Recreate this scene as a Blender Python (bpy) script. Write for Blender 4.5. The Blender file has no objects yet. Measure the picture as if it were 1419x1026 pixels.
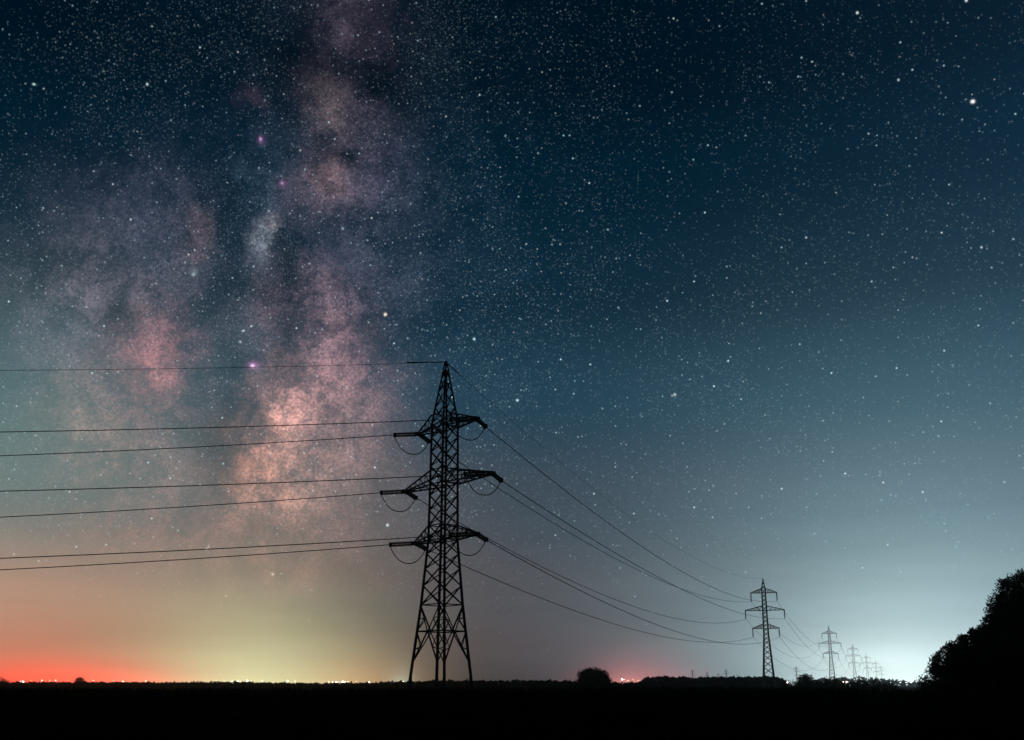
import bpy, math, random
from mathutils import Vector, Matrix
random.seed(7)
R = math.radians
S = bpy.context.scene
C = S.collection

# ------------------------------------------------------------------ camera
F, CX, CY, HOR = 1530.0, 709.5, 513.0, 950.0      # focal length, centre and horizon row, in photo pixels
CAM_H = 1.7
TH = math.atan((HOR - CY) / F)
cam_d = bpy.data.cameras.new('camera')
cam_d.sensor_width = 36.0
cam_d.lens = 36.0 * F / 1419.0
cam_d.clip_start, cam_d.clip_end = 0.1, 20000.0
cam = bpy.data.objects.new('camera', cam_d)
C.objects.link(cam)
cam.location = (0, 0, CAM_H)
cam.rotation_euler = (math.pi / 2 + TH, 0, 0)
S.camera = cam
S.view_settings.view_transform = 'Standard'
S.view_settings.look = 'None'
S.view_settings.exposure = 0.0
S.view_settings.gamma = 1.0
S.view_settings.use_curve_mapping = False
S.cycles.use_denoising = True
S.cycles.denoiser = 'OPENIMAGEDENOISE'
S.cycles.denoising_input_passes = 'RGB_ALBEDO_NORMAL'
S.cycles.max_bounces = 4
S.cycles.diffuse_bounces = 2
S.cycles.volume_bounces = 1
S.cycles.transparent_max_bounces = 4
S.cycles.sample_clamp_indirect = 1.0


def ray(px, py):
    """direction (x, y=1, z) of a photo pixel, camera looking along +y"""
    up = CY - py
    z = F * math.sin(TH) + up * math.cos(TH)
    y = F * math.cos(TH) - up * math.sin(TH)
    return (px - CX) / y, z / y


def ground_at(px, dist):
    return ray(px, HOR)[0] * dist, dist


def height_at(px, py, dist):
    return CAM_H + ray(px, py)[1] * dist


def azel(px, py):
    """azimuth and elevation of a photo pixel, radians * F"""
    x, z = ray(px, py)
    return math.atan2(x, 1.0) * F, math.atan2(z, math.hypot(x, 1.0)) * F


# ------------------------------------------------------------------ night sky
W = bpy.data.worlds.new('World')
S.world = W
W.use_nodes = True
NT = W.node_tree
NT.nodes.clear()
W.cycles.sampling_method = 'MANUAL'
W.cycles.sample_map_resolution = 256


def lin(r, g, b):
    f = lambda c: c / 12.92 if c <= 0.04045 else ((c + 0.055) / 1.055) ** 2.4
    return f(r / 255), f(g / 255), f(b / 255)


def setin(sock, v):
    if isinstance(v, bpy.types.NodeSocket):
        NT.links.new(v, sock)
    else:
        sock.default_value = v


def M(op, a, b=None, c=None, clamp=False):
    n = NT.nodes.new('ShaderNodeMath')
    n.operation = op
    n.use_clamp = clamp
    setin(n.inputs[0], a)
    if b is not None:
        setin(n.inputs[1], b)
    if c is not None:
        setin(n.inputs[2], c)
    return n.outputs[0]


def VM(op, a, b=None, scale=None):
    n = NT.nodes.new('ShaderNodeVectorMath')
    n.operation = op
    setin(n.inputs[0], a)
    if b is not None:
        setin(n.inputs[1], b)
    if scale is not None:
        setin(n.inputs['Scale'], scale)
    return n.outputs['Value'] if op in ('DOT_PRODUCT', 'LENGTH', 'DISTANCE') else n.outputs[0]


def noise(vec, scale, detail=4, rough=0.55, color=False):
    n = NT.nodes.new('ShaderNodeTexNoise')
    n.inputs['Scale'].default_value = scale
    n.inputs['Detail'].default_value = detail
    n.inputs['Roughness'].default_value = rough
    setin(n.inputs['Vector'], vec)
    return n.outputs['Color'] if color else n.outputs['Fac']


def smooth(x, lo, hi, to0=0.0, to1=1.0):
    n = NT.nodes.new('ShaderNodeMapRange')
    n.interpolation_type = 'SMOOTHSTEP'
    setin(n.inputs['Value'], x)
    for k, v in zip(('From Min', 'From Max', 'To Min', 'To Max'), (lo, hi, to0, to1)):
        setin(n.inputs[k], v)
    return n.outputs['Result']


def gauss(vec, px, py, rx, ry, rot=0.0):
    """bell of the sky at a photo direction, radii in photo pixels"""
    u, v = azel(px, py)
    k = math.sqrt(0.8)
    q = NT.nodes.new('ShaderNodeVectorMath')
    q.operation = 'MULTIPLY_ADD'
    NT.links.new(vec, q.inputs[0])
    q.inputs[1].default_value = (k / rx, k / ry, 0)
    q.inputs[2].default_value = (-u * k / rx, -v * k / ry, 0)
    q = q.outputs[0]
    if rot:
        q = VM('ADD', q, VM('SCALE', (math.tan(R(rot)), 0, 0), scale=VM('DOT_PRODUCT', q, (0, 1, 0))))
    return M('POWER', math.exp(-1.0), VM('DOT_PRODUCT', q, q))


def tovec(col):
    a, b = NT.nodes.new('ShaderNodeSeparateColor'), NT.nodes.new('ShaderNodeCombineXYZ')
    NT.links.new(col, a.inputs[0])
    for k in range(3):
        NT.links.new(a.outputs[k], b.inputs[k])
    return b.outputs[0]


tc = NT.nodes.new('ShaderNodeTexCoord')
D = VM('NORMALIZE', tc.outputs['Generated'])
sep = NT.nodes.new('ShaderNodeSeparateXYZ')
NT.links.new(D, sep.inputs[0])
X, Y, Z = sep.outputs
AZ = M('MULTIPLY', M('ARCTAN2', X, Y), F)
EL = M('MULTIPLY', M('MAXIMUM', M('ARCSINE', Z), 0.0), F)
comb = NT.nodes.new('ShaderNodeCombineXYZ')
NT.links.new(AZ, comb.inputs[0])
NT.links.new(EL, comb.inputs[1])
P = comb.outputs[0]

# clear-sky gradient: almost black blue overhead, grey teal low down
ramp = NT.nodes.new('ShaderNodeValToRGB')
ramp.color_ramp.interpolation = 'EASE'
GRAD = [(951, (56, 40, 43)), (900, (74, 62, 65)), (830, (72, 70, 76)), (700, (52, 65, 78)), (560, (28, 59, 78)),
        (400, (6, 37, 55)), (250, (0, 28, 45)), (100, (0, 18, 31)), (-250, (0, 15, 27)), (-1200, (0, 13, 24))]
els = ramp.color_ramp.elements
TOP = R(80) * F
for k, (py, c) in enumerate(GRAD):
    pos = max(0.0, min(1.0, azel(CX, py)[1] / TOP))
    e = els[k] if k < len(els) and k < 2 else els.new(pos)
    e.position = pos
    e.color = (*lin(*c), 1)
setin(ramp.inputs[0], M('DIVIDE', EL, TOP))
SKY = tovec(ramp.outputs[0])


def dome(px, w, h, col, power=1.0):
    """glow of town light in the air over a stretch of the horizon"""
    global SKY
    u = azel(px, HOR)[0]
    d = M('DIVIDE', M('SUBTRACT', AZ, u), w)
    g = M('EXPONENT', M('MULTIPLY', M('MULTIPLY', d, d), -0.7))
    e = M('DIVIDE', EL, h)
    if power != 1.0:
        e = M('POWER', e, power)
    g = M('MULTIPLY', g, M('EXPONENT', M('MULTIPLY', e, -1.0)))
    SKY = VM('ADD', SKY, VM('SCALE', col, scale=g))


DOMES = [
    # px,  width, height, linear colour, falloff power
    (1410, 350, 330, (0.135, 0.220, 0.250), 1.9),
    (1265, 215, 135, (0.26, 0.42, 0.43), 1.2),
    (1250, 105, 52, (0.75, 0.77, 0.70), 1.2),
    (-20, 190, 105, (0.32, 0.055, 0.01), 1.5),
    (50, 105, 25, (1.20, 0.0, 0.0), 1.5),
    (170, 70, 17, (0.55, 0.01, 0.01), 1.4),
    (345, 135, 110, (0.40, 0.43, 0.22), 2.0),
    (345, 80, 24, (0.50, 0.50, 0.28), 1.0),
    (490, 70, 34, (0.40, 0.18, 0.07), 1.5),
    (556, 14, 12, (0.25, 0.42, 0.36), 1.0),
    (890, 60, 27, (0.44, 0.06, 0.065), 1.4),
    (868, 22, 10, (0.55, 0.20, 0.15), 1.0),
]
for d in DOMES:
    dome(*d)
for (px, py, rx, ry, col) in ((-70, 842, 290, 78, (0.250, 0.130, 0.065)), (-90, 640, 330, 165, (0.105, 0.155, 0.125)), (1560, 150, 330, 380, (0.003, 0.009, 0.018)), (440, 725, 180, 95, (0.070, 0.042, 0.024))):
    SKY = VM('ADD', SKY, VM('SCALE', col, scale=gauss(P, px, py, rx, ry)))      # airglow and far light under the Milky Way
streak = noise(VM('MULTIPLY', P, (1 / 420.0, 1 / 46.0, 0)), 1.0, 3, 0.55)
SKY = VM('SCALE', SKY, scale=M('MULTIPLY_ADD', smooth(streak, 0.25, 0.75, -0.06, 0.06), smooth(EL, 120.0, 330.0, 1.0, 0.1), 1.0))      # thin layers of mist in the lit air

# single stars, two planets and the pink emission nebulae
POINTS = [(1348, 141, 2.1, 1.7, (1.5, 1.5, 1.5)), (534, 436, 1.8, 1.8, (1.1, 0.95, 0.75)), (350, 507, 2.6, 2.0, (0.85, 0.55, 0.85)),
          (352, 506, 8, 5, (0.17, 0.06, 0.15)), (361, 193, 1.8, 2.2, (0.50, 0.28, 0.50)), (362, 195, 5, 5, (0.07, 0.02, 0.08)), (391, 254, 2.0, 1.8, (0.32, 0.16, 0.30)),
          (392, 255, 6, 5, (0.06, 0.02, 0.06)), (1188, 18, 1.4, 1.2, (0.9, 1.0, 1.0)), (1339, 1, 1.4, 1.3, (0.8, 0.9, 0.95)), (47, 117, 1.6, 1.1, (0.55, 0.8, 0.8)),
          (204, 117, 1.3, 1.3, (0.6, 0.8, 0.85)), (657, 470, 1.4, 1.4, (0.6, 0.9, 0.95)), (717, 555, 1.4, 1.4, (0.6, 0.85, 0.9)),
          (935, 547, 1.5, 1.5, (0.5, 0.6, 0.6)), (537, 728, 1.5, 1.5, (0.6, 0.75, 0.8)), (268, 381, 1.6, 1.6, (0.26, 0.34, 0.36)), (269, 377, 4.5, 4.5, (0.07, 0.10, 0.11)),
          (333, 474, 1.4, 1.4, (0.40, 0.45, 0.48)), (336, 459, 1.3, 1.3, (0.3, 0.36, 0.38)), (286, 761, 1.5, 1.4, (0.30, 0.28, 0.2)), (289, 758, 1.4, 1.4, (0.25, 0.24, 0.18)), (378, 796, 1.6, 1.6, (0.4, 0.38, 0.3)),
          (1245, 111, 1.2, 1.2, (0.5, 0.65, 0.7)), (475, 317, 1.6, 1.6, (0.25, 0.36, 0.40)), (1360, 343, 1.1, 1.1, (0.6, 0.7, 0.75))]
PTS = (0.0, 0.0, 0.0)
for (px, py, rx, ry, col) in POINTS:
    PTS = VM('ADD', VM('SCALE', col, scale=gauss(P, px, py, rx, ry)), PTS)

# Milky Way: star clouds and dust lanes, edges frayed by noise
WARP = VM('ADD', VM('SCALE', VM('SUBTRACT', noise(D, 8.0, 3, 0.6, True), (0.5, 0.5, 0.5)), scale=105.0),
          VM('SCALE', VM('SUBTRACT', noise(D, 34.0, 4, 0.65, True), (0.5, 0.5, 0.5)), scale=62.0))
PW = VM('ADD', P, WARP)
CLOUDS = [
    (430, 360, 200, 420, 0, (0.003, 0.005, 0.009)),
    (520, -60, 60, 120, 0, (0.016, 0.010, 0.016)),
    (505, 30, 46, 50, 0, (0.026, 0.016, 0.022)),
    (452, 165, 29, 52, 0, (0.066, 0.044, 0.042)),
    (460, 255, 32, 28, 0, (0.070, 0.034, 0.027)),
    (500, 215, 56, 90, 0, (0.018, 0.012, 0.018)),
    (520, 340, 80, 90, 0, (0.018, 0.018, 0.026)),
    (640, 330, 110, 180, 0, (0.002, 0.005, 0.008)),
    (430, 440, 46, 48, 0, (0.080, 0.046, 0.050)),
    (455, 520, 46, 74, 0, (0.130, 0.056, 0.056)),
    (410, 575, 38, 55, 0, (0.250, 0.105, 0.078)),
    (362, 640, 42, 46, 0, (0.400, 0.150, 0.090)),
    (440, 605, 66, 66, 0, (0.190, 0.100, 0.080)),
    (390, 690, 70, 55, 0, (0.110, 0.050, 0.034)),
    (410, 780, 110, 50, 0, (0.040, 0.014, 0.010)),
    (205, 320, 90, 66, 0, (0.026, 0.024, 0.034)),
    (140, 400, 80, 56, 0, (0.034, 0.027, 0.032)),
    (275, 335, 20, 24, 0, (0.050, 0.025, 0.020)),
    (150, 410, 60, 36, 0, (0.036, 0.028, 0.028)),
    (225, 490, 46, 46, 0, (0.145, 0.042, 0.040)),
    (212, 545, 36, 42, 0, (0.125, 0.043, 0.034)),
    (105, 570, 38, 32, 0, (0.070, 0.040, 0.026)),
    (140, 630, 46, 42, 0, (0.090, 0.040, 0.026)),
    (235, 650, 70, 50, 0, (0.050, 0.024, 0.018)),
    (240, 725, 120, 44, 0, (0.060, 0.018, 0.012)),
    (372, 335, 13, 26, -25, (0.150, 0.160, 0.190)),
    (394, 312, 11, 11, 0, (0.130, 0.115, 0.118)),
    (355, 260, 45, 45, 0, (0.008, 0.018, 0.026)),
    (350, 145, 14, 13, 0, (0.024, 0.012, 0.018)),
    (345, 470, 36, 50, 0, (0.008, 0.016, 0.020)),
]
CLOUDS += [(480, 110, 62, 130, 0, (0.012, 0.009, 0.012)), (455, 310, 70, 130, 0, (0.018, 0.013, 0.017)), (430, 530, 90, 110, 0, (0.050, 0.026, 0.026)),
           (190, 390, 150, 110, 0, (0.016, 0.014, 0.019)), (180, 540, 110, 90, 0, (0.040, 0.017, 0.016)), (60, 470, 70, 70, 0, (0.016, 0.016, 0.018))]
MW = (0.0, 0.0, 0.0)
for (px, py, rx, ry, rot, col) in CLOUDS:
    MW = VM('ADD', VM('SCALE', col, scale=gauss(PW, px, py, rx, ry, rot)), MW)
N1 = noise(VM('ADD', D, VM('SCALE', WARP, scale=0.0002)), 22.0, 7, 0.66)
mott = smooth(N1, 0.36, 0.64, 0.42, 1.65)
lane = smooth(M('ABSOLUTE', M('SUBTRACT', noise(VM('ADD', D, VM('SCALE', WARP, scale=0.0003)), 15.0, 5, 0.62), 0.47)), 0.0, 0.06, 0.56, 1.0)
fine = smooth(noise(D, 400.0, 1, 0.7), 0.28, 0.72, 0.64, 1.36)                           # grain of unresolved stars
MW = VM('SCALE', MW, scale=M('MULTIPLY', M('MULTIPLY', mott, lane), fine))
DUST = [(405, 380, 22, 48, 0, 0.85), (330, 420, 30, 60, 0, 0.4), (525, 118, 38, 42, 0, 0.85),
        (470, 222, 24, 9, 0, 0.85), (335, 570, 32, 64, 0, 0.7), (420, 90, 50, 56, 0, 0.7), (310, 290, 26, 60, 0, 0.5),
        (175, 440, 30, 22, 0, 0.6), (300, 620, 36, 56, 0, 0.6), (395, 480, 17, 38, 0, 0.65)]
keep = 1.0
for (px, py, rx, ry, rot, s) in DUST:
    keep = M('MULTIPLY', keep, M('MULTIPLY_ADD', gauss(PW, px, py, rx, ry, rot), -s, 1.0))
MW = VM('SCALE', MW, scale=keep)
BASE = VM('SCALE', SKY, scale=M('MULTIPLY_ADD', keep, 0.35, 0.65))
SKY = VM('ADD', VM('ADD', BASE, MW), PTS)

# stars: points scattered in shells round the viewer; more of them along the Milky Way, fewer in the horizon glow
band = gauss(P, 440, 340, 360, 500)
low = M('MULTIPLY', smooth(EL, 40.0, 300.0, 0.10, 1.0), smooth(EL, 350.0, 900.0, 1.5, 1.0))
clump = smooth(noise(D, 11.0, 2, 0.6), 0.35, 0.68)
band = M('ADD', band, M('MULTIPLY', gauss(P, 372, 330, 34, 50), 2.0))
band = M('ADD', band, M('MULTIPLY', gauss(P, 340, 468, 26, 40), 0.8))
dens = M('MULTIPLY', M('MULTIPLY_ADD', band, 0.62, 0.30), M('MULTIPLY_ADD', clump, 0.9, 0.5))


def stars(scale, sigma, bright, power, fill, tint=0.25):
    global SKY
    n = NT.nodes.new('ShaderNodeTexVoronoi')
    n.voronoi_dimensions = '3D'
    n.feature = 'F1'
    n.inputs['Scale'].default_value = scale
    NT.links.new(D, n.inputs['Vector'])
    d = M('DIVIDE', n.outputs['Distance'], scale * sigma)
    g = M('EXPONENT', M('MULTIPLY', M('MULTIPLY', d, d), -0.5))
    s = NT.nodes.new('ShaderNodeSeparateColor')
    NT.links.new(n.outputs['Color'], s.inputs[0])
    r, gg, b = s.outputs
    on = M('LESS_THAN', r, fill) if fill is not None else 1.0
    if fill is None:
        on = M('LESS_THAN', r, dens)
    amp = M('MULTIPLY', M('MULTIPLY', M('POWER', gg, power), bright), M('MULTIPLY', on, low))
    amp = M('MULTIPLY', amp, g)
    tone = NT.nodes.new('ShaderNodeMix')
    tone.data_type = 'RGBA'
    tone.inputs[6].default_value = (0.60, 0.90, 1.0, 1)
    tone.inputs[7].default_value = (1.0, 0.97, 0.92, 1)
    NT.links.new(M('POWER', b, 3.0), tone.inputs[0])
    SKY = VM('ADD', SKY, VM('SCALE', tovec(tone.outputs[2]), scale=amp))


stars(520.0, 0.00034, 0.115, 0.8, None)
stars(270.0, 0.00038, 0.40, 2.3, None)
stars(120.0, 0.00046, 0.80, 3.6, 0.85)

bg = NT.nodes.new('ShaderNodeBackground')
bg.inputs['Strength'].default_value = 1.0
NT.links.new(SKY, bg.inputs['Color'])
wo = NT.nodes.new('ShaderNodeOutputWorld')
NT.links.new(bg.outputs[0], wo.inputs['Surface'])


# ------------------------------------------------------------------ materials
def mat(name, col, rough=0.8, metal=0.0, nscale=6.0, amount=0.35, bump=0.0):
    m = bpy.data.materials.new(name)
    m.use_nodes = True
    t = m.node_tree
    b = t.nodes['Principled BSDF']
    b.inputs['Roughness'].default_value = rough
    b.inputs['Metallic'].default_value = metal
    b.inputs['Specular IOR Level'].default_value = 0.2 if rough < 0.75 else 0.0
    n = t.nodes.new('ShaderNodeTexNoise')
    n.inputs['Scale'].default_value = nscale
    n.inputs['Detail'].default_value = 5
    o = t.nodes.new('ShaderNodeTexCoord')
    t.links.new(o.outputs['Object'], n.inputs['Vector'])
    r = t.nodes.new('ShaderNodeValToRGB')
    r.color_ramp.elements[0].position, r.color_ramp.elements[1].position = 0.3, 0.7
    r.color_ramp.elements[0].color = (*[c * (1 - amount) for c in col], 1)
    r.color_ramp.elements[1].color = (*[min(1, c * (1 + amount)) for c in col], 1)
    t.links.new(n.outputs['Fac'], r.inputs[0])
    t.links.new(r.outputs[0], b.inputs['Base Color'])
    if bump:
        p = t.nodes.new('ShaderNodeBump')
        p.inputs['Strength'].default_value = bump
        t.links.new(n.outputs['Fac'], p.inputs['Height'])
        t.links.new(p.outputs[0], b.inputs['Normal'])
    return m


def glow(name, col, strength):
    m = bpy.data.materials.new(name)
    m.use_nodes = True
    b = m.node_tree.nodes['Principled BSDF']
    b.inputs['Base Color'].default_value = (0.3, 0.3, 0.3, 1)
    b.inputs['Emission Color'].default_value = (*col, 1)
    b.inputs['Emission Strength'].default_value = strength
    return m


M_STEEL = mat('weathered_galvanised_steel', (0.055, 0.058, 0.062), 0.7, 0.0, 3.0)
M_GLASS = mat('brown_porcelain_insulator', (0.035, 0.022, 0.016), 0.35, 0.0, 8.0)
M_WIRE = mat('aluminium_cable', (0.06, 0.06, 0.065), 0.6, 0.0, 4.0)
M_CONC = mat('mossy_concrete', (0.04, 0.04, 0.035), 0.9, 0.0, 5.0)
M_SOIL = mat('dark_field_soil', (0.007, 0.0065, 0.007), 1.0, 0.0, 0.35, 0.5, 0.3)
M_GRASS = mat('field_grass', (0.012, 0.016, 0.009), 0.9, 0.0, 0.8, 0.5)
M_LEAF = mat('dark_green_leaves', (0.028, 0.045, 0.018), 0.8, 0.0, 1.2, 0.45)
M_BARK = mat('bark', (0.05, 0.04, 0.03), 0.95, 0.0, 7.0, 0.4, 0.4)
M_WOOD = mat('far_foliage', (0.022, 0.035, 0.017), 0.9, 0.0, 0.15, 0.4)


# ------------------------------------------------------------------ mesh helpers
def link(name, me, material=None, parent=None):
    o = bpy.data.objects.new(name, me)
    C.objects.link(o)
    if material is not None and me is not None and not me.materials:
        me.materials.append(material)
    if parent is not None:
        o.parent = parent
    return o


def tag(o, label=None, cat=None, group=None, kind=None):
    for k, v in (('label', label), ('category', cat), ('group', group), ('kind', kind)):
        if v:
            o[k] = v
    return o


def thing(name, label, cat, loc=(0, 0, 0), rz=0.0, group=None):
    o = bpy.data.objects.new(name, None)
    o.empty_display_size = 0.5
    C.objects.link(o)
    o.location = loc
    o.rotation_euler = (0, 0, rz)
    return tag(o, label, cat, group)


class MB:
    def __init__(self):
        self.v, self.f = [], []

    def tube(self, pts, rad, n=4, cap=True):
        pts = [Vector(p) for p in pts]
        if not hasattr(rad, '__len__'):
            rad = [rad] * len(pts)
        b0 = len(self.v)
        ref = None
        for i, p in enumerate(pts):
            t = (pts[min(i + 1, len(pts) - 1)] - pts[max(i - 1, 0)]).normalized()
            if ref is None:
                ref = t.cross(Vector((0, 0, 1)) if abs(t.z) < 0.9 else Vector((1, 0, 0))).normalized()
            a = (ref - t * ref.dot(t)).normalized()
            c = t.cross(a)
            ref = a
            for k in range(n):
                w = 2 * math.pi * (k + 0.5) / n
                self.v.append(p + (a * math.cos(w) + c * math.sin(w)) * rad[i])
        for i in range(len(pts) - 1):
            for k in range(n):
                q = b0 + i * n
                self.f.append((q + k, q + (k + 1) % n, q + n + (k + 1) % n, q + n + k))
        if cap:
            self.f.append(tuple(b0 + k for k in range(n))[::-1])
            self.f.append(tuple(b0 + (len(pts) - 1) * n + k for k in range(n)))
        return self

    def box(self, c, s):
        b = len(self.v)
        for dx, dy, dz in ((-1, -1, -1), (1, -1, -1), (1, 1, -1), (-1, 1, -1), (-1, -1, 1), (1, -1, 1), (1, 1, 1), (-1, 1, 1)):
            self.v.append(Vector((c[0] + dx * s[0] / 2, c[1] + dy * s[1] / 2, c[2] + dz * s[2] / 2)))
        for q in ((0, 3, 2, 1), (4, 5, 6, 7), (0, 1, 5, 4), (1, 2, 6, 5), (2, 3, 7, 6), (3, 0, 4, 7)):
            self.f.append(tuple(b + k for k in q))
        return self

    def leaf(self, p, d, up, ln, wd):
        b = len(self.v)
        s = d.cross(up)
        if s.length < 1e-4:
            s = Vector((1, 0, 0))
        s.normalize()
        self.v += [p, p + d * ln * 0.5 + s * wd, p + d * ln, p + d * ln * 0.5 - s * wd]
        self.f.append((b, b + 1, b + 2, b + 3))

    def mesh(self, name):
        me = bpy.data.meshes.new(name)
        me.from_pydata([tuple(x) for x in self.v], [], self.f)
        me.update()
        return me

    def build(self, name, material, parent=None):
        return link(name, self.mesh(name), material, parent)


# one metre of angle iron, shared by every lattice member
_w, _t = 0.5, 0.16
BAR = bpy.data.meshes.new('angle_bar')
_prof = [(-_w, -_w), (_w, -_w), (_w, -_w + _t * 2), (-_w + _t * 2, -_w + _t * 2), (-_w + _t * 2, _w), (-_w, _w)]
BAR.from_pydata([(x, y, z) for z in (0, 1) for x, y in _prof], [],
                [(k, (k + 1) % 6, 6 + (k + 1) % 6, 6 + k) for k in range(6)] + [(5, 4, 3, 2, 1, 0), (6, 7, 8, 9, 10, 11)])
BAR.materials.append(M_STEEL)


def bar(name, a, b, w, parent):
    a, b = Vector(a), Vector(b)
    d = b - a
    o = link(name, BAR, None, parent)
    q = d.to_track_quat('Z', 'Y').to_matrix().to_4x4()
    o.matrix_basis = Matrix.Translation(a) @ q @ Matrix.Diagonal((w, w, d.length, 1))
    return o


def copy_tree(o, parent=None):
    c = o.copy()
    C.objects.link(c)
    c.parent = parent
    for ch in KIDS.get(o.name, []):
        copy_tree(ch, c)
    return c


# ------------------------------------------------------------------ ground
def ground_z(x, y):
    near = max(0.0, 1 - max(abs(x) / 115, abs(y - 70) / 85))
    z = (0.10 * math.sin(x * 0.21 + 1.3 * math.sin(y * 0.07)) + 0.08 * math.sin(y * 0.33 + x * 0.05)) * min(1, near * 3)
    q = min(1.0, max(0.0, (x - 13) / 8))
    crest = 1.40 - 0.55 * q * q * (3 - 2 * q)
    return z * (1 - 0.8 * math.exp(-((y - 44) / 14) ** 2)) + crest * math.exp(-((y - 44) / 10) ** 2)      # added swell before the pylon, hides its feet and keeps the field black


def build_ground():
    mb = MB()
    xs = [-3000, -1500, -700, -300, -150] + [-96 + 4 * k for k in range(49)] + [150, 300, 700, 1500, 3000]
    ys = [-3000, -1500, -600, -200, -60] + [-20 + 3 * k for k in range(40)] + [108 + 9 * k for k in range(10)] + [260, 400, 700, 1200, 2000, 3000]
    for y in ys:
        for x in xs:
            mb.v.append(Vector((x, y, ground_z(x, y))))
    n = len(xs)
    for j in range(len(ys) - 1):
        for i in range(n - 1):
            mb.f.append((j * n + i, j * n + i + 1, (j + 1) * n + i + 1, (j + 1) * n + i))
    g = mb.build('ground', M_SOIL)
    for p in g.data.polygons:
        p.use_smooth = True
    tag(g, kind='structure')
    gr = MB()
    rnd = random.Random(3)
    for k in range(42000):
        y = 4 + 66 * rnd.random() ** 1.6 if k < 14000 else rnd.gauss(44, 3.5)
        x = (rnd.random() - 0.5) * (y * 1.25 + 8)
        h = rnd.uniform(0.10, 0.30) * rnd.uniform(0.7, 1.25)
        g0 = ground_z(x, y)
        a = rnd.uniform(0, 6.28)
        b = len(gr.v)
        w = 0.012 + 0.0005 * y
        c, s = math.cos(a) * w, math.sin(a) * w
        lx, ly = rnd.uniform(-.12, .12), rnd.uniform(-.12, .12)
        gr.v += [Vector((x - c, y - s, g0 - 0.12)), Vector((x + c, y + s, g0 - 0.12)), Vector((x + lx, y + ly, g0 + h))]
        gr.f.append((b, b + 1, b + 2))
    tag(gr.build('grass', M_GRASS), 'short dark grass stubble covering the near field', 'grass', kind='stuff')


build_ground()

# ------------------------------------------------------------------ pylons
TOWER_PX = [(618, 502), (1057, 802), (1148, 867), (1181, 892), (1200, 906), (1213, 915), (1220.5, 921.5)]
TOWERS = []
for px, py in TOWER_PX:
    x, z = ray(px, py)
    d = (35.0 - CAM_H) / z
    TOWERS.append(Vector((x * d, d, 0)))
T1 = TOWERS[0]
U_OUT = (TOWERS[4] - T1).normalized()
ARM = Vector((-0.66, 0.75, 0)).normalized()             # the angle pylon's arms halve the bend of the line
U_IN = (U_OUT - 2 * U_OUT.dot(ARM) * ARM).normalized()
T0 = T1 - U_IN * 270.0


def body_half(z, prof):
    for (z0, w0), (z1, w1) in zip(prof, prof[1:]):
        if z <= z1:
            return w0 + (w1 - w0) * (z - z0) / (z1 - z0)
    return prof[-1][1]


CORNERS = [(1, 1), (-1, 1), (-1, -1), (1, -1)]


def string_mesh(length, pairs, horizontal=True, n=14, r=0.135):
    """insulator string hanging along -z from the origin: cap-and-pin discs between yoke plates"""
    mb = MB()
    for off in pairs:
        pts, rad = [], []
        z0, z1 = 0.22, length - 0.22
        for k in range(n):
            za = z0 + (z1 - z0) * k / n
            dz = (z1 - z0) / n
            for f, q in ((0.0, 0.06), (0.12, 0.07), (0.2, r), (0.74, r), (0.86, 0.07)):
                pts.append((off, 0, -(za + f * dz)))
                rad.append(q)
        mb.tube(pts, rad, 8)
    return mb


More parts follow.
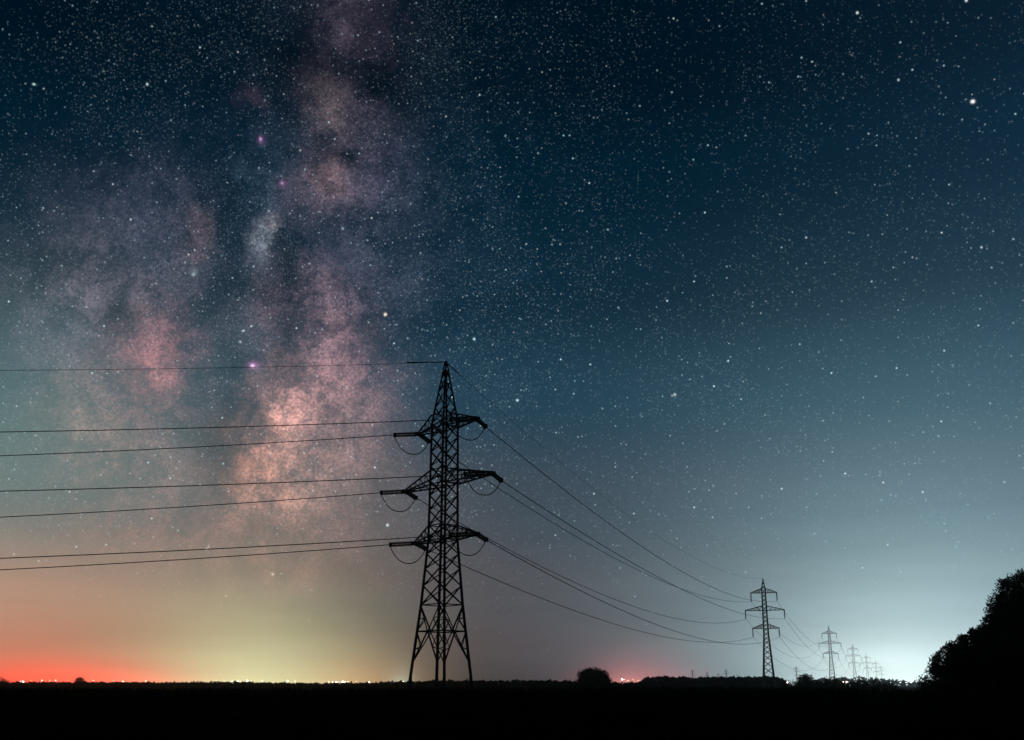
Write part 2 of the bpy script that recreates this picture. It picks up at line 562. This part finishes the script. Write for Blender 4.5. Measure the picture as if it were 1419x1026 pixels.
def angle_pylon():
    prof = [(0, 2.36), (9.5, 1.49), (16.0, 1.06), (28.3, 0.97), (34.9, 0.09)]
    hw = lambda z: body_half(z, prof)
    rz = math.atan2(ARM.y, ARM.x)
    t = thing('electricity_pylon', 'tall lattice tension pylon with bulky insulators and drooping jumper loops', 'pylon', T1, rz)
    P3 = lambda c, z: Vector((c[0] * hw(z), c[1] * hw(z), z))
    for c in CORNERS:
        m = MB().tube([P3(c, z) for z in (0, 9.5, 16.0, 28.3, 34.9)], [0.155, 0.145, 0.13, 0.115, 0.07], 4)
        m.build('leg', M_STEEL, t)
        f = MB()
        p = P3(c, 0)
        f.tube([(p.x, p.y, -0.7), (p.x, p.y, 0.05), (p.x, p.y, 0.22)], [0.42, 0.42, 0.28], 8)
        f.build('footing', M_CONC, t)
    MB().tube([(0, 0, 34.6), (0, 0, 35.15)], 0.13, 6).build('peak_cap', M_STEEL, t)
    for k in range(4):
        a, b = CORNERS[k], CORNERS[(k + 1) % 4]
        mid = lambda z: (P3(a, z) + P3(b, z)) / 2
        br = lambda p, q, w=0.085: bar('brace', p, q, w, t)
        levels = [9.5, 11.4, 13.1, 14.6, 16.0] + [16.0 + 12.3 * i / 8 for i in range(1, 9)] + [30.0, 31.6, 33.0, 34.2]
        for z0, z1 in zip(levels, levels[1:]):
            br(P3(a, z0), P3(b, z1), 0.11 if z0 < 28 else 0.09)
            br(P3(b, z0), P3(a, z1), 0.11 if z0 < 28 else 0.09)
        for z in (9.5, 16.0, 17.5, 21.8, 23.3, 27.8, 29.3):
            br(P3(a, z), P3(b, z), 0.10)
        # open base: a diamond in each face with short ties to the legs
        br(P3(a, 6.9), P3(b, 6.9), 0.13)
        for c in (a, b):
            br(P3(c, 9.4), mid(6.9), 0.12)
            br(P3(c, 3.9), mid(6.9), 0.12)
            up = lambda s: P3(c, 9.4).lerp(mid(6.9), s)
            dn = lambda s: P3(c, 3.9).lerp(mid(6.9), s)
            br(P3(c, 8.2), up(0.5), 0.08)
            br(P3(c, 6.95), up(0.5), 0.08)
            br(P3(c, 5.1), dn(0.5), 0.08)
            br(P3(c, 6.85), dn(0.5), 0.08)
            br(P3(c, 3.2), P3(c, 0).lerp(mid(0), 0.27), 0.10)
    ends = {}
    for lvl, za, L in (('top', 27.75, 4.85), ('middle', 21.75, 7.2), ('lower', 16.0, 5.05)):
        h = hw(za)
        for sx in (1, -1):
            tip = Vector((sx * L * (0.93 if sx > 0 else 1.07), 0, za + 0.12))
            lo = [Vector((sx * h, sy * h, za)) for sy in (1, -1)]
            hi = [Vector((sx * h, sy * h, za + 1.5)) for sy in (1, -1)]
            tl = [tip + Vector((0, sy * 0.14, -0.09)) for sy in (1, -1)]
            th = [tip + Vector((0, sy * 0.14, 0.12)) for sy in (1, -1)]
            m = MB()
            for q in (0, 1):
                m.tube([lo[q], tl[q]], 0.10, 4)
                m.tube([hi[q], th[q]], 0.09, 4)
            m.box(tip, (0.5, 0.6, 0.34))
            arm = m.build('cross_arm', M_STEEL, t)
            n = 5 if lvl == 'middle' else 4
            for q in range(n):
                s0, s1 = q / n, (q + 1) / n
                for e in (0, 1):
                    A, B = lo[e].lerp(tl[e], s0), hi[e].lerp(th[e], s1)
                    A2, B2 = lo[e].lerp(tl[e], s1), hi[e].lerp(th[e], s1)
                    if q < n - 1:
                        bar('brace', A, B, 0.065, arm)
                        bar('brace', B2, A2, 0.055, arm)
                g0, g1 = lo[q % 2].lerp(tl[q % 2], s0), lo[1 - q % 2].lerp(tl[1 - q % 2], s1)
                bar('brace', g0, g1, 0.065, arm)
            # two tension strings and the loop that carries the current round the arm
            side = 'far' if sx > 0 else 'near'
            loop = []
            inv = Matrix.Rotation(-rz, 3, 'Z')
            for k, u in ((0, -U_IN), (1, U_OUT)):
                slope = 0.085 if k == 0 else 0.10
                dl = inv @ Vector((u.x, u.y, -slope)).normalized()
                L2 = 2.55
                s = string_mesh(L2, (-0.12, 0.12), n=16, r=0.15)
                o = s.build('insulator_string', M_GLASS, t)
                for zz in (0.12, L2 - 0.12):
                    yk = MB().tube([(0, 0, -zz + 0.14), (0, 0, -zz - 0.14)], [0.3, 0.3], 4)
                    yk.build('yoke_plate', M_STEEL, o)
                o.matrix_basis = Matrix.Translation(tip + dl * 0.22) @ (-dl).to_track_quat('Z', 'X').to_matrix().to_4x4()
                e = tip + dl * (0.22 + L2)
                loop.append(e)
                ends[(lvl, side, k)] = t_world(rz) @ e
            a, b = loop
            pts = []
            for q in range(15):
                s = q / 14
                p = a.lerp(b, s)
                p.z -= 1.75 * (1 - abs(2 * s - 1) ** 2.4)
                pts.append(p)
            MB().tube(pts, 0.05, 6).build('jumper_loop', M_WIRE, t)
    for k in (0, 1):
        ends[('earth', '', k)] = T1 + Vector((0, 0, 35.0))
    return t, ends


def t_world(rz):
    return Matrix.Translation(T1) @ Matrix.Rotation(rz, 4, 'Z')


ANGLE, ENDS = angle_pylon()

ARMS2 = (('top', 30.4, 4.1), ('middle', 24.9, 6.15), ('lower', 19.2, 4.15))
STRING = 2.7


def suspension_parts(w):
    """the straight-line pylon: parts as meshes shared by every copy"""
    prof = [(0, 1.85), (17.5, 0.72), (31.5, 0.55), (35.0, 0.06)]
    hw = lambda z: body_half(z, prof)
    P3 = lambda c, z: Vector((c[0] * hw(z), c[1] * hw(z), z))
    parts = []
    for c in CORNERS:
        parts.append(('leg', MB().tube([P3(c, z) for z in (-0.4, 17.5, 31.5, 35.0)], [w * 0.14, w * 0.13, w * 0.11, w * 0.06], 4).mesh('leg'), M_STEEL))
    levels = [0, 2.6, 5.0, 7.2, 9.2, 11.0, 12.6, 14.1, 15.5, 16.8] + [18.2 + 1.33 * i for i in range(10)] + [31.6, 32.8, 34.0]
    lat = MB()
    for k in range(4):
        a, b = CORNERS[k], CORNERS[(k + 1) % 4]
        for i, (z0, z1) in enumerate(zip(levels, levels[1:])):
            lat.tube([P3(a, z0), P3(b, z1)], w * 0.055, 4, False)
            lat.tube([P3(b, z0), P3(a, z1)], w * 0.055, 4, False)
        for z in (19.2, 24.9, 30.4):
            lat.tube([P3(a, z), P3(b, z)], w * 0.07, 4, False)
    parts.append(('bracing', lat.mesh('bracing'), M_STEEL))
    for lvl, za, L in ARMS2:
        for sx in (1, -1):
            m = MB()
            tip = Vector((sx * L, 0, za + 0.05))
            for sy in (1, -1):
                lo, hi = Vector((sx * hw(za), sy * hw(za), za)), Vector((sx * hw(za), sy * hw(za), za + 1.45))
                m.tube([lo, tip], w * 0.09, 4)
                m.tube([hi, tip + Vector((0, 0, 0.1))], w * 0.085, 4)
                for q in range(1, 4):
                    m.tube([lo.lerp(tip, q / 4), hi.lerp(tip, (q - 0.5 + 0.5) / 4)], w * 0.045, 4, False)
                    m.tube([lo.lerp(tip, q / 4), hi.lerp(tip, (q - 1) / 4)], w * 0.045, 4, False)
            m.box(tip, (0.35, 0.3, 0.3))
            parts.append(('cross_arm', m.mesh('cross_arm'), M_STEEL))
            s = string_mesh(STRING, (0.0,), n=12, r=0.13 * w)
            s.v = [v + tip for v in s.v]
            s.tube([tip, tip - Vector((0, 0, STRING))], w * 0.06, 5)
            s.box(tip - Vector((0, 0, STRING)), (0.16, 0.6, 0.16))
            parts.append(('insulator_string', s.mesh('insulator_string'), M_GLASS))
    return parts


SUSP = [suspension_parts(w) for w in (1.6, 1.3, 0.95)]        # nearer, middle and far build; far members thinned to imitate fading in haze
RZ_OUT = math.atan2(U_OUT.x, -U_OUT.y) + 0.0
# local +X must point to the far/left side of the line
LEFT = Vector((-U_OUT.y, U_OUT.x, 0))
RZ_OUT = math.atan2(LEFT.y, LEFT.x)


def suspension_pylon(pos, rz, label, group=None, scale=1.0, build=0, name='electricity_pylon'):
    t = thing(name, label, 'pylon', pos, rz, group)
    t.scale = (scale,) * 3
    for nm, me, m in SUSP[build]:
        o = link(nm, me, m, t)
        if nm == 'bracing':
            o['kind'] = 'stuff'
    return t


LINE_LABELS = ['slim lattice pylon with hanging insulators, next along the line after the large tension pylon',
               'hazy lattice pylon, third in the line, rising over low bushes',
               'small pale lattice pylon, fourth in the receding line',
               'tiny pale pylon, fifth in the receding line',
               'faint tiny pylon, sixth in the receding line, just before its last one',
               'faintest and last tiny pylon of the receding line']
for k in range(1, 7):
    suspension_pylon(TOWERS[k], RZ_OUT, LINE_LABELS[k - 1], 'pylons along the power line', 1.0, min(2, k - 1))
LEFT_IN = Vector((-U_IN.y, U_IN.x, 0))
RZ_IN = math.atan2(LEFT_IN.y, LEFT_IN.x)
suspension_pylon(T0, RZ_IN, 'lattice pylon at the far end of the wires leading away from the angle', 'pylons along the power line')

# a second, lower line far off above the wood
for px, py, lab in ((959.5, 928, 'tiny far pylon above the long dark wood, second line'), (979.5, 930.5, 'tiny faint far pylon above the long dark wood, second line'),
                    (995, 932.5, 'tiny faint far pylon above the long dark wood, second line'), (1006, 927, 'tiny far pylon above the long dark wood, second line'),
                    (1022, 934.5, 'tiny faint far pylon above the long dark wood, second line'), (1103, 923, 'tiny hazy far pylon beside the dark tree at the wood edge')):
    D2 = {928: 1500, 927: 1450, 923: 1650}.get(py, 1800)
    x, z = ray(px, py)
    h = CAM_H + z * D2
    suspension_pylon(Vector((x * D2, D2, 0)), R(-25), lab, 'far pylons of a second line', h / 35.0, 1)


# ------------------------------------------------------------------ wires
def wire(a, b, drop, radius, label, group, n=40):
    """a cable from a to b; drop is its sag at mid-span"""
    pts = []
    for k in range(n + 1):
        s = k / n
        p = Vector(a).lerp(Vector(b), s)
        p.z -= 4 * drop * s * (1 - s)
        pts.append(p)
    base = Vector(a)
    o = MB().tube([p - base for p in pts], radius, 5).build('power_line_wire', M_WIRE)
    o.location = base
    return tag(o, label, 'wire', group)


def susp_end(pos, rz, lvl, side):
    L, za = next((l, z) for n, z, l in ARMS2 if n == lvl)
    sx = 1 if side == 'far' else -1
    return Vector(pos) + Matrix.Rotation(rz, 3, 'Z') @ Vector((sx * L, 0, za + 0.05 - STRING))


def sag_through(a, b, px, py):
    """sag that makes the cable a-b pass the photo point (its plane is fixed by its two ends)"""
    rx, rz = ray(px, py)
    lo, hi = 0.0, 1.0
    for _ in range(60):
        s = (lo + hi) / 2
        p = Vector(a).lerp(Vector(b), s)
        side = p.x / p.y - rx
        side0 = Vector(a).x / Vector(a).y - rx
        if side * side0 > 0:
            lo = s
        else:
            hi = s
    p = Vector(a).lerp(Vector(b), s)
    want = CAM_H + rz * p.y
    return (p.z - want) / (4 * s * (1 - s))


SIDE_TXT = {'far': 'side away from the shrubs', 'near': 'side towards the shrubs'}
LEFT_PX = {('top', 'near'): 599, ('top', 'far'): 632, ('middle', 'near'): 681, ('middle', 'far'): 717,
           ('lower', 'near'): 774, ('lower', 'far'): 790}
RIGHT_PX = {('top', 'near'): (809, 700), ('top', 'far'): (809, 750), ('middle', 'near'): (809, 740), ('middle', 'far'): (809, 813),
            ('lower', 'near'): (809, 821), ('lower', 'far'): (809, 851)}
for lvl in ('top', 'middle', 'lower'):
    for side in ('near', 'far'):
        a = ENDS[(lvl, side, 0)]
        b = susp_end(T0, RZ_IN, lvl, side)
        sg = sag_through(a, b, 0, LEFT_PX[(lvl, side)])
        print('IN', lvl, side, round(sg, 2))
        wire(a, b, max(2, min(14, sg)), 0.046, f'wire over the Milky Way from large pylon, {lvl} arm, {SIDE_TXT[side]}', 'wires leading away from the line bend')
        a = ENDS[(lvl, side, 1)]
        b = susp_end(TOWERS[1], RZ_OUT, lvl, side)
        sg = max(4, min(12, sag_through(a, b, *RIGHT_PX[(lvl, side)])))
        print('OUT', lvl, side, round(sg, 2))
        wire(a, b, sg, 0.046, f'sagging wire, large to second pylon, {lvl} arm, {SIDE_TXT[side]}', 'wires between the first two pylons')
        for k in (1, 2, 3):
            a, b = (susp_end(TOWERS[j], RZ_OUT, lvl, side) for j in (k, k + 1))
            nth = ('second and third', 'third and fourth', 'fourth and fifth')[k - 1]
            wire(a, b, 8.5, 0.045, f'faint wire between {nth} pylons, {lvl} arms, {SIDE_TXT[side]}', 'wires between the receding pylons', 24)
E0, E1 = ENDS[('earth', '', 0)], T0 + Vector((0, 0, 35))
sg = sag_through(E0, E1, 0, 513.5)
print('IN earth', sg)
e = wire(E0, E1, max(1.5, min(12, sg)), 0.026, 'thin earth wire from the peak of the large pylon across the Milky Way', 'earth wires at the pylon peaks')
f = wire(E0, TOWERS[1] + Vector((0, 0, 35)), 6.0, 0.019, 'thin earth wire sagging from the large pylon peak to the second pylon peak', 'earth wires at the pylon peaks')
for o, u, sl in ((e, -U_IN, 0.07), (f, U_OUT, 0.09)):
    MB().tube([u * 0.1 - Vector((0, 0, 0.1 * sl)), u * 4.2 - Vector((0, 0, 4.2 * sl))], 0.06, 6).build('armour_rod', M_WIRE, o)
wire(TOWERS[1] + Vector((0, 0, 35)), TOWERS[2] + Vector((0, 0, 35)), 6.0, 0.019, 'thin earth wire between the peaks of the second and third pylons', 'earth wires at the pylon peaks', 24)


# ------------------------------------------------------------------ trees
def tree(name, label, cat, pos, height, width, leaf, clumps, per, seed, base=0.15, group=None, stems=1, squash=1.0, depth=1.0, rag=0.25, shell=0.42):
    """trunk, limbs and a crown of leaf clumps; height and width in metres"""
    rnd = random.Random(seed)
    t = thing(name, label, cat, pos, 0.0, group)
    zc, rz_, rx_ = height * (1 + base) / 2, height * (1 - base) / 2, width / 2
    wood = MB()
    crown = MB()
    tips = []
    for k in range(stems):
        a = rnd.uniform(0, 6.28)
        off = 0.0 if stems == 1 else rx_ * 0.35 * rnd.random()
        p0 = Vector((math.cos(a) * off, math.sin(a) * off * depth, -0.3))
        p1 = p0 + Vector((math.cos(a) * rx_ * 0.15, math.sin(a) * rx_ * 0.15 * depth, height * 0.4 + 0.3))
        r0 = height * 0.028 if stems == 1 else height * 0.016
        wood.tube([p0, p0.lerp(p1, 0.5), p1], [r0 * 1.3, r0, r0 * 0.8], 7)
        tips.append((p1, r0 * 0.8))
    cl = []
    lobes = []
    for k in range(9):
        a, e = rnd.uniform(0, 6.28), rnd.uniform(-0.5, 1.4)
        lobes.append((Vector((math.cos(a) * math.cos(e), math.sin(a) * math.cos(e), math.sin(e))), rnd.uniform(-rag, rag * 0.6)))
    for k in range(clumps):
        d = Vector((rnd.gauss(0, 1), rnd.gauss(0, 1), rnd.gauss(0, 1))).normalized()
        f = 1 + sum(w * max(0, d.dot(l)) ** 5 for l, w in lobes)
        rr = (rnd.random() ** shell) * f
        p = Vector((d.x * rx_ * rr, d.y * rx_ * depth * rr, zc + d.z * rz_ * rr * squash))
        if p.z < 0.15:
            continue
        cl.append((p, d, rr))
    for i, (p, d, rr) in enumerate(cl):
        if i % max(1, len(cl) // 26) == 0:
            s, r0 = rnd.choice(tips)
            mid = s.lerp(p, 0.55) + Vector((0, 0, -0.05 * height * rnd.random()))
            wood.tube([s, mid, p], [r0 * 0.6, r0 * 0.35, r0 * 0.12], 5)
        cr = leaf * rnd.uniform(1.6, 3.4) * (1.0 if per < 40 else 1.15)
        for q in range(per):
            o = Vector((rnd.gauss(0, 1), rnd.gauss(0, 1), rnd.gauss(0, 1))).normalized()
            pp = p + o * cr * rnd.random() ** 0.5
            dd = (o + d * 0.5 + Vector((rnd.uniform(-.6, .6), rnd.uniform(-.6, .6), rnd.uniform(-.6, .6)))).normalized()
            crown.leaf(pp, dd, Vector((rnd.uniform(-1, 1), rnd.uniform(-1, 1), 1)).normalized(), leaf * rnd.uniform(0.8, 1.5), leaf * rnd.uniform(0.28, 0.5))
    wood.build('trunk', M_BARK, t)
    crown.build('crown', M_LEAF, t)
    return t


def tree_px(name, label, cat, x0, x1, ytop, dist, leaf, clumps, per, seed, **kw):
    xc = (x0 + x1) / 2
    gx, gy = ground_at(xc, dist)
    w = (ray(x1, HOR)[0] - ray(x0, HOR)[0]) * dist
    return tree(name, label, cat, (gx, gy, -0.05), height_at(xc, ytop, dist), w, leaf, clumps, per, seed, **kw)


tree_px('lone_tree', 'round dark lone tree standing left of the pink horizon glow', 'tree', 799, 846, 922.5, 330, 0.30, 700, 50, 17, base=-0.45, shell=0.29, rag=0.26)
tree_px('small_tree', 'small round tree on the horizon under the red glow', 'tree', 101, 118, 938.5, 560, 0.42, 150, 22, 12, base=-0.5, shell=0.26, rag=0.15)
tree_px('small_tree', 'low broad tree at the end of the treeline under the red glow', 'tree', -26, 15, 940.5, 560, 0.42, 200, 22, 13, base=-0.5, shell=0.26, rag=0.15)
tree_px('small_tree', 'dark bushy tree between the second pylon and the hazy third pylon', 'tree', 1107, 1127, 934.5, 300, 0.36, 170, 24, 14, base=0.0)
BUSH = [(1084, 1108, 944.5), (1124, 1140, 943.5), (1134, 1152, 943), (1150, 1166, 941.5), (1162, 1180, 946.5), (1176, 1196, 944), (1186, 1207, 941), (1203, 1226, 945), (1218, 1245, 948.5)]
BUSH_LABELS = ['low dark bush beside the right foot of the second pylon', 'low dark bush touching the bushy tree, towards the third pylon',
               'low dark bush below the third pylon, next to the bushy tree side', 'taller dark bush just past the foot of the third pylon',
               'lowest dip of the hedge, bush in front of pinkish lamps', 'low dark bush left of the fourth pylon foot, beside pinkish lamps',
               'tallest dark bush of the hedge, under the fourth pylon', 'low dark bush under the last faint pylons', 'lowest bush at the hedge end before the bright glow']
for k, (a, b, y) in enumerate(BUSH):
    tree_px('bush', BUSH_LABELS[k], 'bush', a, b, y, 290 - k * 6, 0.30, 90, 22, 30 + k,
            base=-0.25, group='bushes of the low hedge', stems=3)
tree_px('bush', 'small low shrub at the left foot of the big leafy shrubs', 'bush', 1268, 1298, 938, 72, 0.11, 110, 24, 50, base=-0.2, stems=3)
BIG = [
    ('shrub', 'big rounded leafy shrub, lowest of the dark clump beside the bright glow', 1286, 1378, 886, 66, 0.10, 800, 80, 61, -0.3),
    ('shrub', 'tall leafy shrub rising behind the lowest rounded shrub of the clump', 1315, 1425, 869, 69, 0.11, 850, 80, 62, -0.2),
    ('shrub', 'tallest leafy shrub leaning against the big tree', 1360, 1480, 834, 71, 0.11, 950, 80, 63, -0.1),
]
for nm, lab, a, b, y, dist, leaf, n, per, sd, base in BIG:
    tree_px(nm, lab, 'shrub', a, b, y, dist, leaf, n, per, sd, base=base, stems=4, depth=0.9, shell=0.33, rag=0.18)
tree_px('leafy_tree', 'tall dark leafy tree, highest of the clump beside the bright glow', 'tree', 1380, 1540, 786, 74, 0.13, 1500, 80, 64, base=0.05, shell=0.36, rag=0.2)


# ------------------------------------------------------------------ far woods
def wood(name, label, prof, dist, depth, leaf, per_m, seed):
    """a far treeline whose top follows px -> row of the profile; too far off to count its trees"""
    rnd = random.Random(seed)
    mb = MB()
    xs = [p[0] for p in prof]
    ys = [p[1] for p in prof]
    x = xs[0]
    step = 1.0 / (dist / F)
    n = int((xs[-1] - xs[0]) * dist / F * per_m)
    tw = rnd.random() * 50
    for k in range(n):
        px = rnd.uniform(xs[0], xs[-1])
        i = max(j for j in range(len(xs)) if xs[j] <= px)
        i = min(i, len(xs) - 2)
        yt = ys[i] + (ys[i + 1] - ys[i]) * (px - xs[i]) / (xs[i + 1] - xs[i])
        yt += 0.8 * math.sin(px * 0.41 + tw) * math.sin(px * 0.137 + tw * 2) + 0.5 * math.sin(px * 1.1 + tw)
        d = dist + rnd.uniform(0, depth)
        rx = ray(px, HOR)[0]
        H = height_at(px, yt, dist)
        z = H * rnd.random() ** 0.6 - leaf * 0.5
        dd = Vector((rnd.gauss(0, 1), rnd.gauss(0, .4), rnd.gauss(0, 1))).normalized()
        mb.leaf(Vector((rx * d, d, max(0.0, z))), dd, Vector((0, 1, 0.2)), leaf * rnd.uniform(.6, 1.2), leaf * rnd.uniform(.3, .5))
    o = mb.build(name, M_WOOD)
    return tag(o, label, 'woodland', kind='stuff')


wood('treeline', 'low black treeline along the horizon beneath the red and yellow glow',
     [(-80, 945.5), (60, 945.5), (130, 945.2), (250, 945.6), (300, 945), (390, 946), (430, 947), (520, 946.2), (540, 944.5), (600, 943.6), (680, 943.2), (760, 943), (800, 944), (850, 946), (900, 946)],
     470, 20, 1.0, 60, 71)
wood('woodland', 'long flat-topped dark wood behind the second pylon',
     [(885, 946), (896, 939), (916, 937), (950, 938.6), (963, 940.2), (972, 938.4), (1040, 937.8), (1076, 938.2), (1084, 941), (1090, 946)],
     450, 40, 1.2, 130, 72)
wood('woodland', 'pale hazy wood on the far horizon behind the receding pylons',
     [(1128, 944), (1138, 938.5), (1170, 937), (1200, 938), (1230, 941), (1262, 944), (1300, 945), (1420, 945)],
     2300, 150, 6.0, 3, 73)


# ------------------------------------------------------------------ lamps of the far villages
LAMP_M = {'white': glow('white_lamp_glass', (1.0, 0.95, 0.80), 16.0), 'orange': glow('sodium_lamp_glass', (1.0, 0.48, 0.18), 14.0),
          'pink': glow('pinkish_lamp_glass', (1.0, 0.75, 0.62), 16.0), 'green': glow('mercury_lamp_glass', (0.75, 1.0, 0.88), 18.0)}
POLE = MB().tube([(0, 0, -7.5), (0, 0, -0.35), (0, -0.3, 0.25), (0, -0.9, 0.38)], [0.11, 0.07, 0.06, 0.05], 6).mesh('pole')
POLE.materials.append(M_STEEL)
HEADS = {}
for c, m in LAMP_M.items():
    h = MB().tube([(0, -0.8, 0.30), (0, -1.0, 0.30), (0, -1.7, 0.27), (0, -1.95, 0.30)], [0.12, 0.32, 0.30, 0.08], 8)
    HEADS[c] = h.mesh('lamp_head')
    HEADS[c].materials.append(m)
LAMPS = []
for px, py, c in [(33, 945, 'white'), (29, 944.6, 'white'), (44, 943.3, 'orange'), (59, 943.2, 'white'), (70, 943.4, 'white'), (78, 943.2, 'pink'), 
                  (130, 943.5, 'pink'), (157.5, 943.3, 'white'), (171, 944.6, 'white'), (191, 944.8, 'pink'), (203, 943.9, 'white')]:
    LAMPS.append((px, py, c, 'far street lamp in the row of lights under the red glow', 'street lamps under the red glow'))
for px in (300, 311, 322, 330, 334, 343, 349, 364, 399, 410):
    LAMPS.append((px, 944.0 + 0.6 * math.sin(px), 'white', 'far street lamp in the row of lights under the yellow glow', 'street lamps under the yellow glow'))
for px in (456, 461, 466, 470, 475, 478, 482, 494, 505, 509, 512):
    LAMPS.append((px, 945.2 + 0.5 * math.sin(px), 'white', 'far bright lamp in the cluster under the orange glow', 'lamps under the orange glow'))
for px in (547, 550, 553, 556, 558.5, 561, 564, 585.5):
    LAMPS.append((px, 945.6 + 0.4 * math.sin(px), 'green', 'far greenish white lamp beside the foot of the large pylon', 'lamps beside the large pylon'))
for px, py, c in ((851, 943, 'orange'), (858, 942.6, 'pink'), (862, 941.6, 'white'), (865, 942, 'pink'), (870, 943.2, 'orange'), (877, 942.4, 'orange'), (884, 943.6, 'orange')):
    LAMPS.append((px, py, c, 'far lamp in the gap between lone tree and long wood', 'lamps in the gap beside the lone tree'))
for px, py, c in ((1087, 946.2, 'pink'), (1091, 946.6, 'pink'), (1095, 947, 'orange'), (1101, 946.4, 'pink'), (1128, 944.6, 'white'), (1168, 945, 'pink'), (1172, 945.2, 'pink'), (1176, 945.6, 'white'), (1247, 947.5, 'white'), (1255, 947, 'white'), (1262, 947.2, 'white')):
    LAMPS.append((px, py, c, 'far lamp glinting through the hedge below the receding pylons', 'lamps behind the low hedge'))
BRIGHT = {33, 477, 475, 466, 556, 553, 558.5, 862, 343, 1091, 1172}
for k, (px, py, c, lab, grp) in enumerate(LAMPS):
    dist = 850 + (k * 37) % 140
    x, z = ray(px, py)
    lab = lab.replace('far ', 'far brightest ' if px in BRIGHT else 'far small ', 1) if c == 'white' else lab.replace('far ', f'far {c} ', 1)
    lab = lab.replace('green greenish', 'greenish').replace('bright lamp', 'lamp')
    t = thing('street_lamp', lab, 'lamp', (x * dist, dist, max(4.0, CAM_H + z * dist) - 0.3), 0, grp)
    link('pole', POLE, None, t)
    h = link('lamp_head', HEADS[c], None, t)
    q = 1.5 if px in BRIGHT else random.uniform(0.22, 0.85)
    h.scale = (q, q, q)
    h.location = (0, 1.3 * (q - 1), 0.3 * (1 - q))

# ------------------------------------------------------------------ haze
hz = MB().box((0, 0, 18.5), (6100, 6100, 41)).build('haze', None)
hm = bpy.data.materials.new('thin_night_haze')
hm.use_nodes = True
hm.node_tree.nodes.clear()
pv = hm.node_tree.nodes.new('ShaderNodeVolumePrincipled')
pv.inputs['Color'].default_value = (0.93, 0.95, 0.97, 1)
pv.inputs['Density'].default_value = 0.00009
pv.inputs['Anisotropy'].default_value = 0.93
ho = hm.node_tree.nodes.new('ShaderNodeOutputMaterial')
hm.node_tree.links.new(pv.outputs[0], ho.inputs['Volume'])
hz.data.materials.append(hm)
tag(hz, 'thin night haze lying over the whole field', 'haze', kind='stuff')
